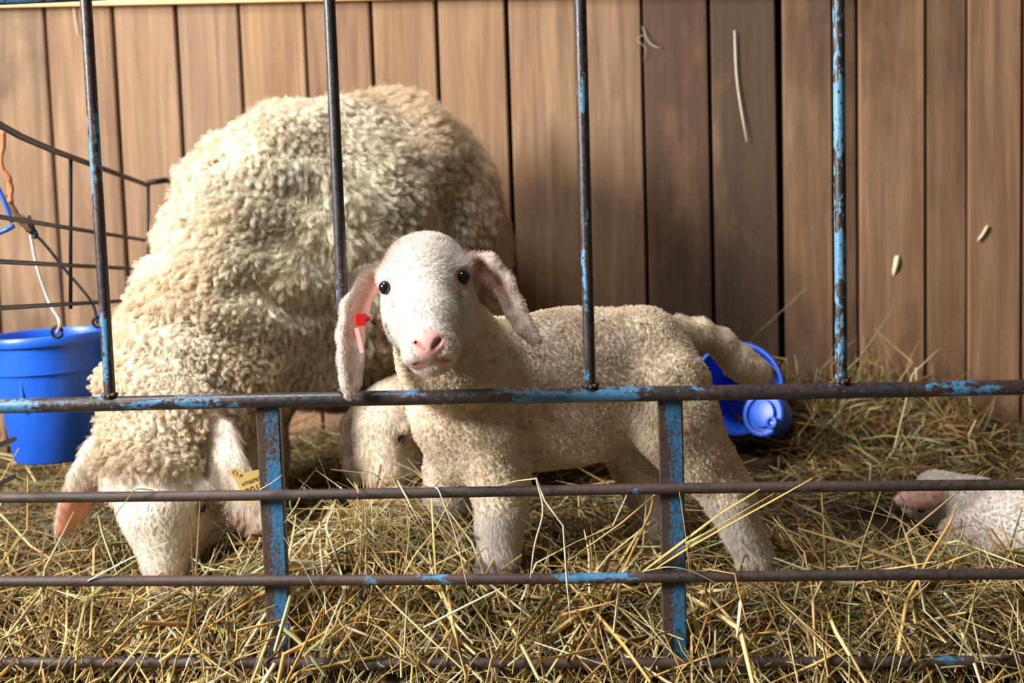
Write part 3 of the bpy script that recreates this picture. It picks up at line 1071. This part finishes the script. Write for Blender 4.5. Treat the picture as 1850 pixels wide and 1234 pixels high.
    inl = ear * sstep(.25, .75, N @ nl) * (Q[:, 0] < 0) * sstep(.016, .008, near_path(V, [p + nl * .003 + H @ np.array([.010, 0, 0]) for p, r in Lear[1:4]]))
    inr = ear * sstep(.1, .6, N @ nr) * (Q[:, 0] > 0) * sstep(.018, .008, near_path(V, [p + H @ np.array([-.006, 0, -.006]) for p, r in Rear[0:3]]))
    for m_, c_ in ((nose * .9, (.74, .38, .34)), (lips * .5, (.76, .44, .42)), (crack, (.52, .27, .24)), (nos * .85, (.36, .13, .11)), (lid * .75, (.50, .30, .27)), (tear * .55, (.55, .33, .31)),
                   (inl * .6, (.85, .33, .24)), (inr * .5, (.72, .33, .27))):
        col = col * (1 - m_[:, None]) + np.array(c_) * m_[:, None]
    bare = np.clip(np.maximum.reduce([nose * 1.2, lips, lid * 1.2, inl * .9, nos]), 0, 1)
    mesh_obj('body', V, F, SKIN, root, True, col)
    body_m = np.clip((1 - hd) * (1 - ear) * (1 - leg) * (1 - tail), 0, 1)
    fur('fleece', root, V, F, N, 170000, WOOL, body_m + 1e-4, np.full(len(V), .0062), col, 10, 4, .00034, .8, .25, None, .0011, 1.1, .6, .35, .2, 11, 70, .09)
    # short hair on face, legs, ears and tail, lying along the nose and down the legs
    dn = H @ np.array([0, -.55, -.85])

    def comb(p):
        q = (p - O) @ H
        k = ((np.linalg.norm(q, axis=1) < .18) & (p[:, 1] < .1))[:, None]
        up = (H @ np.array([0, .2, .5]))[None, :] * sstep(-.012, .02, q[:, 2])[:, None] + dn[None, :] * .9 * sstep(.02, -.012, q[:, 2])[:, None]
        return np.where(k, up + (H[:, 0][None, :] * np.clip(q[:, :1] * 40, -1, 1) * .45), np.array([0, 0, -.9]))
    hm = np.clip(1 - body_m, 0, 1) * (1 - bare) + 1e-5
    ln = np.full(len(V), .0048) + .005 * leg + .003 * sstep(.0, .06, Q[:, 2]) * hd + .004 * tail
    fur('short_hair', root, V, F, N, 90000, WOOL, hm, ln, col, 6, 4, .00024, .5, .1, comb, .0, 1, .35, .25, .14, 12, 45, .06)
    for s in (-1, 1):
        eb = Geo().ball(h(s * .0545, -.0115, .000), .0102, 12).build('eye', EYE, root)
    # red button tag with its clear strip in the left ear
    tc = h(-.0945, -.017, -.040)
    tg = Geo().box(tc, (.0165, .010, .0165), rot=H @ np.array(Matrix.Rotation(.12, 3, 'Y')), bev=.002).build('ear_tag', REDP, root, False)
    Geo().lathe([(.0005, .004), (.003, .004), (.0035, 0), (.0045, -.002), (.0045, -.004), (.0005, -.004)], H @ np.array(Matrix.Rotation(math.pi / 2, 3, 'Y')), tc + H @ np.array([.0105, 0, 0]), 12).build('tag_pin', REDP, tg)
    Geo().box(tc + H @ np.array([-.006, .002, -.028]), (.006, .002, .036), rot=H @ np.array(Matrix.Rotation(-.08, 3, 'Y'))).build('tag_strip', CLEARP, tg, False)
    return root


standing_lamb()


# ---------- the ewe, head down in the hay
def ewe():
    root = empty('ewe', (0.35, 0.6, 0.09), 'big woolly ewe with a yellow ear tag, head down eating hay', 'sheep')
    B = Body((-0.30, 0.02, 0.0), (0.95, 1.16, 0.95), 0.0055)
    u = np.array([.66, .75, 0])
    u /= np.linalg.norm(u)
    pz = np.array([0, 0, 1.0])
    U = np.stack([u, np.cross(pz, u), pz], 1)
    B.ell(at(500, 430, .56), (.19, .165, .195), U, .06)
    B.ell(at(640, 440, .69), (.31, .185, .270), U, .06)
    B.ell(at(748, 455, .83), (.170, .155, .268), U, .06)
    B.ell(at(640, 560, .68), (.28, .15, .19), U, .06)
    # neck
    B.limb(A((470, 440, .54, .165), (400, 545, .44, .128), (342, 660, .35, .112), (310, 745, .28, .098), (292, 800, .235, .082)), .04)
    B.limb(A((480, 600, .52, .13), (385, 690, .38, .10)), .05)
    # skull, face, jaw
    B.ell(at(283, 842, .205), (.078, .085, .075), None, .03)
    B.limb(A((282, 868, .185, .073), (292, 930, .155, .060), (296, 985, .135, .037), (298, 1022, .125, .029), (300, 1050, .13, .025)), .02)
    B.limb(A((335, 880, .235, .066), (342, 930, .215, .050), (312, 1000, .175, .034), (300, 1040, .155, .026)), .025)
    B.ell(at(212, 880, .165), (.026, .022, .020), None, .02)
    B.ell(at(358, 888, .165), (.030, .022, .018), None, .02)
    Le = A((212, 790, .225, .024), (182, 822, .205, .030), (158, 868, .19, .029), (134, 915, .18, .022), (116, 950, .175, .013), (106, 966, .172, .006))
    Re = A((372, 775, .235, .030), (392, 800, .21, .036), (408, 850, .19, .037), (432, 895, .18, .033), (466, 930, .175, .024), (500, 955, .17, .010))
    nl = np.array([.60, -.80, .05])
    nr = np.array([-.35, -.90, .15])
    B.limb(Le, .010, nl, 2.3)
    B.limb(Re, .012, nr, 2.3)
    B.limb([(p + nl * .014 + np.array([.006, 0, -.004]), r * .6) for p, r in Le[2:5]], .005, nl, 1.3, sub=True)
    # legs: fore pair, hind pair
    for px, Y, py in ((425, .47, 720), (478, .60, 690)):
        k = at(px, py, Y)
        B.limb([(k, .075), (np.array([k[0], Y, .30]), .045), (np.array([k[0], Y - .01, .20]), .036), (np.array([k[0] - .005, Y, .06]), .03)], .03)
    for px, Y, py in ((705, .90, 690), (815, .98, 690)):
        k = at(px, py, Y)
        B.limb([(k, .085), (np.array([k[0], Y + .02, .33]), .055), (np.array([k[0], Y + .05, .24]), .038), (np.array([k[0], Y + .02, .06]), .032)], .03)
    V, F = B.mesh(2)
    N = normals(V, F)
    lum = Wave(16, 14, 21)(V)[:, 0]
    lum2 = Wave(45, 16, 22)(V)[:, 0]
    hc = at(290, 930, .17)
    face = sstep(.02, -.02, V[:, 2] - at(290, 842, .15)[2]) * (V[:, 1] < .36) * (np.abs(V[:, 0] - hc[0]) < .16)
    ear = np.maximum(sstep(.045, .034, near_path(V, [p for p, r in Le])) * (V[:, 0] < at(186, 800, .2)[0]),
                     sstep(.050, .040, near_path(V, [p for p, r in Re])) * (V[:, 0] > at(372, 800, .2)[0]))
    leg = sstep(.36, .30, V[:, 2]) * (V[:, 1] > .38)
    bare_m = np.clip(np.maximum.reduce([face, ear, leg]), 0, 1)
    wool_m = 1 - bare_m
    V2 = V + N * ((lum * .005 + lum2 * .0015) * wool_m)[:, None]
    # neck folds
    fold = np.sin((V[:, 2] * 1.0 + V[:, 0] * .35) * 75 + lum * 1.2) * sstep(.60, .45, V[:, 1]) * wool_m
    V2 = V2 + N * (fold * .006)[:, None]
    V = V2
    N = normals(V, F)
    col = np.tile(np.array([.95, .86, .71]), (len(V), 1)) * (1 + .05 * lum[:, None])
    dirt_shade = sstep(-.2, 1.2, lum * .35 + sstep(.62, .30, V[:, 2]) * .5 + sstep(.45, .75, V[:, 1]) * .9)[:, None]  # patchy dirt, plus flank shade put into the wool colour low and behind
    col = col * (1 - .62 * dirt_shade) + np.array([.62, .45, .26]) * .62 * dirt_shade
    col = col * (1 - bare_m[:, None]) + np.array([.80, .72, .62]) * bare_m[:, None]
    inl = ear * sstep(.2, .7, N @ nl) * (V[:, 0] < hc[0]) * sstep(at(150, 868, .18)[2], at(150, 900, .18)[2], V[:, 2])
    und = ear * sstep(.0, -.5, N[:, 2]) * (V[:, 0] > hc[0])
    muz = sstep(at(290, 1005, .13)[2], at(290, 1035, .13)[2], V[:, 2]) * face
    eyeR, eyeL = at(360, 917, .152), at(196, 902, .175)
    lid = np.maximum(sstep(.022, .010, np.linalg.norm(V - eyeR, axis=1)), sstep(.02, .010, np.linalg.norm(V - eyeL, axis=1)))
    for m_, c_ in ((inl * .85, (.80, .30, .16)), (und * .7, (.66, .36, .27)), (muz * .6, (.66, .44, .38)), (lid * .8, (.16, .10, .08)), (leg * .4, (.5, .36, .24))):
        col = col * (1 - m_[:, None]) + np.array(c_) * m_[:, None]
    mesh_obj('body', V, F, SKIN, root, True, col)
    ln = np.full(len(V), .036) * (1 - .45 * sstep(.44, .30, V[:, 1])) * (1 + .15 * lum)
    seen = np.where((N @ (-fwd)) < -.6, .6, 1.0)
    front = sstep(.66, .50, V[:, 1] + .05 * lum)
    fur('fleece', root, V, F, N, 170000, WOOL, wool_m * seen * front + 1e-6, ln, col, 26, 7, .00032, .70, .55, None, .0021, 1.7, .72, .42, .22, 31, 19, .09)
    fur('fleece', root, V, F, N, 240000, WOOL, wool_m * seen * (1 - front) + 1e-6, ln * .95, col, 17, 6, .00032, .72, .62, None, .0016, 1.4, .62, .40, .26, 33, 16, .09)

    def comb(p):
        return np.tile(np.array([0., -.2, -1.1]), (len(p), 1))
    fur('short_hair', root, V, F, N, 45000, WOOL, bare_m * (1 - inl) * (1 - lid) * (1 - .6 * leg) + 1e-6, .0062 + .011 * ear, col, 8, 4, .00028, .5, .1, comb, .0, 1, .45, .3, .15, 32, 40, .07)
    pick = np.where((N[:, 2] > .1) & (wool_m > .9) & (V[:, 2] > .42))[0]
    pick = pick[rng.choice(len(pick), 90, replace=False)]
    dd = rng.normal(size=(90, 3))
    dd -= (dd * N[pick]).sum(1)[:, None] * N[pick] * .9
    dd /= np.linalg.norm(dd, axis=1)[:, None]
    uu = np.linspace(-.5, .5, 4)
    Pb = (V[pick] + N[pick] * .026)[:, None, :] + dd[:, None, :] * (uu[None, :, None] * rng.uniform(.012, .04, (90, 1, 1)))
    Vb, Fb = strand_mesh(Pb, rng.uniform(.0004, .0009, 90), np.full(90, .7))
    hb = mesh_obj('hay_bits', Vb, Fb, HAY, root, False, np.repeat(STRAW[rng.choice([0, 1, 5, 6], 90)] * .8, 12, 0))
    hb['kind'] = 'stuff'
    for e in (eyeR, eyeL):
        Geo().ball(e + np.array([-.002, .006, 0]), .0105, 10).build('eye', EYE, root)
    # yellow tag in the ear beside the post
    tc = at(452, 868, .128)
    X = at(472, 861, .126) - at(424, 880, .130)
    X /= np.linalg.norm(X)
    Yv = np.array([.05, 1, .1])
    Yv -= X * (Yv @ X)
    Yv /= np.linalg.norm(Yv)
    M = np.stack([X, Yv, np.cross(X, Yv)], 1)
    prof = [(-.018, -.034), (.024, -.034), (.027, -.030), (.027, .006), (.024, .010), (-.004, .014), (-.008, .0185), (-.011, .0245), (-.0155, .0275), (-.0205, .0265), (-.0240, .022), (-.0240, .016), (-.0215, .010), (-.0215, -.030)]
    n = len(prof)
    Vt = [tc + M @ np.array([x, y, z]) for y in (-.001, .001) for x, z in prof]
    Ft = [tuple(range(n)), tuple(range(2 * n - 1, n - 1, -1))] + [(i, n + i, n + (i + 1) % n, (i + 1) % n) for i in range(n)]
    tagm = Geo().add(Vt, Ft).build('ear_tag', YELP, root, False)
    Geo().lathe([(.0005, -.0004), (.0034, -.0004), (.0034, .0008)], M @ np.array(Matrix.Rotation(math.pi / 2, 3, 'X')), tc + M @ np.array([-.0165, -.0012, .020]), 14).build('tag_hole', INK, tagm)

    def text(s, x, z, size, name):
        c = bpy.data.curves.new(name, 'FONT')
        c.body, c.size, c.extrude, c.align_x = s, size, .0002, 'CENTER'
        c.materials.append(INK)
        o = bpy.data.objects.new(name, c)
        COL.objects.link(o)
        bpy.context.view_layer.update()
        me = bpy.data.meshes.new_from_object(o.evaluated_get(bpy.context.evaluated_depsgraph_get()))
        bpy.data.objects.remove(o)
        o = bpy.data.objects.new(name, me)
        mw = Matrix(np.stack([M[:, 0], M[:, 2], -M[:, 1]], 1).tolist()).to_4x4()
        mw.translation = Vector(tc + M @ np.array([x, -.0014, z]))
        o.matrix_world = mw
        COL.objects.link(o)
        bpy.context.view_layer.update()
        o.parent = tagm
        o.matrix_parent_inverse = world_of(tagm).inverted()
    text('UK', -.010, .0105, .0052, 'lettering')
    text('HT60767', .001, -.0045, .0082, 'lettering')
    text('0017', .002, -.0205, .0165, 'lettering')
    k = at(128, 882, .196)
    Geo().box(k, (.014, .004, .030), rot=np.array(Matrix.Rotation(.6, 3, 'Y')), bev=.001).build('ear_tag', ORGP, root, False)


ewe()


# ---------- the lamb behind, nosing in the hay
def nosing_lamb():
    root = empty('lamb', (0.75, 0.6, 0.09), 'cream lamb nosing in the hay behind the standing lamb', 'sheep')
    B = Body((0.18, 0.28, 0.0), (1.12, 0.82, 0.56), 0.0034)
    B.ell(at(702, 762, .45), (.056, .062, .058), None, .02)
    B.limb(A((690, 785, .43, .050), (690, 825, .41, .039), (697, 866, .39, .030), (702, 890, .385, .026)), .018)
    B.limb(A((728, 790, .465, .050), (722, 840, .44, .036), (712, 880, .42, .026)), .02)
    B.ell(at(728, 776, .41), (.018, .016, .012), None, .012)
    Le = A((652, 735, .475, .014), (636, 765, .48, .018), (630, 805, .475, .019), (636, 845, .47, .015), (646, 872, .465, .007))
    B.limb(Le, .007, np.array([.45, -.88, 0]), 2.2)
    Re = A((752, 735, .46, .014), (775, 770, .455, .018), (782, 815, .45, .018), (778, 850, .445, .010))
    B.limb(Re, .007, np.array([-.45, -.88, 0]), 2.2)
    B.limb(A((712, 742, .48, .054), (790, 712, .55, .066), (860, 705, .60, .078)), .03)
    b1, b2 = at(900, 712, .62), at(1080, 702, .66)
    B.ell(b1, (.09, .075, .10), None, .03)
    B.ell((b1 + b2) / 2, (.15, .08, .092), None, .04)
    B.ell(b2, (.075, .072, .085), None, .03)
    for c, dy in ((b1, -.04), (b1, .04), (b2, -.04), (b2, .04)):
        x, y = c[0] + (.0 if c is b1 else .085), c[1] + dy
        B.limb([(np.array([x, y, c[2] - .04]), .045), (np.array([x + .005, y, .22]), .028), (np.array([x, y, .15]), .023), (np.array([x, y, .07]), .024)], .02)
    B.limb([(b2 + np.array([.06, 0, .05]), .018), (b2 + np.array([.10, 0, .01]), .017), (b2 + np.array([.115, 0, -.07]), .012)], .015)
    V, F = B.mesh(2)
    N = normals(V, F)
    hx = at(752, 760, .46)[0]
    hd = sstep(hx + .02, hx - .02, V[:, 0])
    leg = sstep(.22, .17, V[:, 2]) * (1 - hd)
    n1 = Wave(38, 12, 5)(V)[:, 0]
    col = np.tile(np.array([.78, .67, .52]), (len(V), 1)) * (1 + .05 * n1[:, None])
    col = col * (1 - hd[:, None]) + np.array([.82, .71, .57]) * hd[:, None]
    eye = at(722, 793, .393)
    lid = sstep(.017, .010, np.linalg.norm(V - eye, axis=1))
    muz = sstep(at(697, 862, .37)[2], at(697, 884, .37)[2], V[:, 2]) * hd * sstep(.44, .40, V[:, 1])
    inner = sstep(.022, .014, near_path(V, [p for p, r in Le])) * (V[:, 0] < at(640, 800, .47)[0])
    for m_, c_ in ((lid * .7, (.42, .28, .22)), (muz * .8, (.66, .36, .31)), (inner * .4, (.55, .38, .28))):
        col = col * (1 - m_[:, None]) + np.array(c_) * m_[:, None]
    mesh_obj('body', V, F, SKIN, root, True, col)
    wm = np.clip((1 - hd) * (1 - leg), 0, 1)
    fur('fleece', root, V, F, N, 45000, WOOL, wm + 1e-4, np.full(len(V), .010), col, 14, 5, .00048, .8, .25, None, .0016, 1.3, .75, .35, .18, 41, 60, .1)
    fur('short_hair', root, V, F, N, 30000, WOOL, (1 - wm) * (1 - lid) * (1 - muz) + 1e-5, .0065 + .006 * sstep(.38, .42, V[:, 2]) * hd, col, 7, 4, .00035, .5, .1,
        lambda p: np.tile(np.array([-.1, -.2, -.8]), (len(p), 1)), 0, 1, .4, .3, .14, 42, 45, .06)
    Geo().ball(eye + np.array([0, .004, 0]), (.0080, .008, .0095), 10).build('eye', EYE, root)


nosing_lamb()


# ---------- the lamb lying at the right edge
def lying_lamb():
    c = at(1850, 975, .42)
    root = empty('lamb', (c[0], .42, .08), 'pale pinkish lamb curled up in the hay at the right edge', 'sheep')
    B = Body((1.00, 0.20, 0.0), (1.70, 0.80, 0.42), 0.0034)
    B.ell(at(1856, 972, .38), (.105, .10, .092), None, .03)
    B.ell(at(1960, 985, .47), (.14, .105, .092), None, .04)
    B.ell(at(2060, 990, .48), (.10, .10, .088), None, .03)
    B.limb(A((1810, 950, .46, .062), (1762, 920, .50, .050), (1715, 905, .53, .042)), .025)
    B.ell(at(1700, 897, .53), (.048, .05, .040), None, .02)
    B.limb(A((1690, 905, .52, .034), (1668, 910, .51, .026), (1652, 912, .505, .017)), .014)
    B.ell(at(1690, 873, .57), (.030, .03, .020), None, .015)
    Er = A((1712, 885, .50, .012), (1680, 892, .475, .019), (1648, 900, .468, .019), (1626, 904, .465, .011))
    B.limb(Er, .008, np.array([.1, -.8, .5]), 2.0)
    B.limb(A((1790, 985, .40, .045), (1742, 965, .385, .032), (1760, 1005, .37, .026), (1810, 1030, .36, .024)), .02)
    B.limb(A((2060, 1000, .42, .06), (2000, 1035, .35, .04), (2080, 1050, .33, .026)), .02)
    V, F = B.mesh(2)
    N = normals(V, F)
    n1 = Wave(30, 12, 9)(V)[:, 0]
    col = np.tile(np.array([.93, .86, .80]), (len(V), 1)) * (1 + .04 * n1[:, None])
    ear = sstep(.028, .018, near_path(V, [p for p, r in Er[1:]]))
    knee = sstep(.05, .02, np.linalg.norm(V - at(1742, 975, .36), axis=1))
    for m_, c_ in ((ear * .8, (.76, .42, .34)), (knee * .3, (.75, .52, .46))):
        col = col * (1 - m_[:, None]) + np.array(c_) * m_[:, None]
    mesh_obj('body', V, F, SKIN, root, True, col)
    fur('fleece', root, V, F, N, 70000, WOOL, 1 - .85 * ear, np.full(len(V), .006), col, 8, 4, .00032, .7, .3, None, .001, 1.2, .6, .35, .18, 51, 45, .07)
    Geo().ball(at(1664, 921, .468), .006, 8).build('eye', EYE, root)


lying_lamb()


# ------------------------------------------------------------------ single straws that stand out
def straw_mat(name, c):
    m = NT(name)
    n = m.noise(m.mapped((60, 60, 60)), 4, 4)
    return m.out(m.mix(n, tuple(x * .75 for x in c), tuple(min(1, x * 1.15) for x in c)), 0.5, 0, 0.4)


SM = {'gold': straw_mat('golden_straw', (.74, .50, .17)), 'pale': straw_mat('pale_straw', (.84, .76, .52)), 'green': straw_mat('greenish_hay', (.60, .60, .32)),
      'brown': straw_mat('brown_straw', (.42, .25, .10)), 'dark': straw_mat('dark_straw', (.20, .15, .08))}


def straw(label, mat, pts, wd, thin=0.5, curve=True, grp=None):
    P = [at(*p) for p in pts]
    P = smooth_path(P, 6) if curve else [q for a, b in zip(P[:-1], P[1:]) for q in (a, a * .5 + b * .5)] + [P[-1]]
    P = np.array(P)[None]
    V, F = strand_mesh(P, np.array([wd]), np.array([thin]))
    o = mesh_obj('straw_stalk', V, F, SM[mat], None, False)
    return tag(o, label, 'straw', 'single straws caught on the gate')


f = -.020
straw('thick pale gold straw slanting up across the right blue post to the middle rail', 'gold', [(1160, 1034, .01), (1252, 965, f), (1301, 928, f), (1373, 884, f)], .0024, .8, False)
straw('long straight golden straw with the highest tip, right of the right post', 'gold', [(1185, 1027, .005), (1252, 985, f), (1467, 865, f)], .0019, .8, False)
straw('thin straw between the two thick golden ones crossing the right post', 'gold', [(1190, 1018, .005), (1260, 972, f), (1399, 891, f)], .0012, .8, False)
straw('short orange twig lying level against the right post below the second rail', 'brown', [(1238, 922, f), (1270, 923, f), (1301, 928, f)], .0012, .8)
straw('curved green blade arching over the third rail at the right post', 'green', [(1165, 1031, -.005), (1210, 1024, f), (1252, 1033, f), (1297, 1056, f), (1335, 1084, f)], .0021, .35)
straw('orange stalk bent at a right angle below the third rail, right of the post', 'gold', [(1269, 1028, .0), (1327, 1037, f), (1338, 1081, f), (1352, 1136, f)], .0021, .8, False)
straw('flat pale leaf blade hanging straight down right of the right post', 'pale', [(1338, 1085, -.01), (1336, 1110, -.012), (1331, 1152, -.01)], .0042, .2)
straw('thin yellow stalk standing upright in front of the right post', 'gold', [(1227, 889, f), (1238, 965, f), (1246, 1040, -.014)], .0015, .7)
straw('long pale stalk folded over the second rail below the lamb and hanging down', 'pale', [(895, 878, .01), (935, 868, -.008), (969, 864, f), (985, 905, f), (1018, 950, f), (1024, 1046, f), (1031, 1125, f)], .0019, .6, False)
straw('pale stalk dropping steeply from the second rail left of the folded one', 'pale', [(969, 865, f), (981, 923, f), (966, 985, f), (958, 1045, -.015)], .0016, .6)
straw('brown golden straw slanting behind the rails between the lamb and right post', 'gold', [(1185, 893, .02), (1125, 944, .025), (1030, 1011, .03)], .0018, .8, False)
straw('pale straw slanting down to the right at the bottom rail, mid picture', 'pale', [(965, 1160, -.01), (1045, 1186, f), (1125, 1211, f)], .0017, .8)
straw('long pale straw rising to the right below the lamb foot', 'pale', [(765, 1134, -.012), (835, 1098, -.014), (905, 1063, -.01)], .0019, .8)
straw('broad arched golden blade in front of the bottom rail, right of the left post', 'gold', [(573, 1171, -.01), (635, 1127, f), (685, 1133, f), (734, 1178, -.028), (780, 1236, -.03)], .0040, .25)
straw('broad green blade leaning against the foot of the left post', 'green', [(505, 1128, f), (546, 1165, f), (588, 1222, -.028)], .0040, .25)
straw('kinked pale straw zigzagging beside the left post', 'pale', [(551, 880, .005), (535, 915, f), (504, 957, f), (550, 1026, f), (604, 1133, f)], .0019, .5, False)
straw('thin straw hanging off the second rail under the nosing lamb', 'gold', [(640, 872, .0), (647, 895, f), (643, 967, f), (676, 1056, f)], .0013, .6)
straw('slender stalk drooping from the second rail to the left of the lamb foot', 'pale', [(785, 880, .0), (795, 892, f), (824, 972, f), (846, 1070, f)], .0014, .6)
straw('white straw stub crossing the second rail below the nosing lamb', 'pale', [(718, 868, .0), (738, 905, f), (762, 952, -.01)], .0016, .5, False)
straw('dark curled stalk looped over the second rail in front of the ewe face', 'dark', [(278, 886, -.008), (246, 884, f), (228, 905, f), (206, 935, f), (203, 960, .0)], .0014, .7)
straw('thick greenish straw standing upright left of the ewe muzzle', 'green', [(178, 930, .04), (188, 971, .035), (212, 1038, .02)], .0022, .5)
straw('long pale straw rising past the ewe muzzle from the third rail', 'pale', [(158, 1050, -.01), (235, 1009, -.012), (305, 979, .0)], .0017, .6)
straw('pale split stalk sticking out beside the yellow ear tag', 'pale', [(468, 885, f), (490, 872, f), (510, 858, f)], .0020, .4)
wY = WY - .006
straw('single dry stalk stuck to the dark planks at the upper right', 'pale', [(1327, 55, wY), (1332, 150, wY), (1349, 256, wY - .004)], .0022, .7)
straw('curled pale wisp caught on a plank edge at the top right of centre', 'pale', [(1160, 48, wY), (1168, 70, wY - .008), (1178, 82, wY - .010), (1193, 87, wY - .012)], .0018, .6)
straw('thin twisted fibre hanging beside the curled wisp on the planks', 'pale', [(1164, 62, wY), (1151, 72, wY - .004), (1166, 88, wY - .006), (1161, 112, wY)], .0008, .8)
straw('bent grey stem leaning against the wall above the lying lamb', 'pale', [(1655, 664, wY - .01), (1657, 735, wY - .03), (1640, 752, wY - .04), (1551, 812, .98)], .0030, .7, False)
straw('short stalk on the planks near the first gate bar, top left', 'pale', [(133, 14, wY), (136, 40, wY), (141, 67, wY)], .0014, .7)
straw('small pale wool tuft stuck to the planks right of the last bar', 'pale', [(1622, 462, wY), (1619, 478, wY - .004), (1614, 498, wY)], .0070, .4)
straw('slanting pale splinter on the rightmost planks', 'pale', [(1785, 408, wY - .006), (1776, 424, wY - .006), (1766, 436, wY - .006)], .0040, .5)
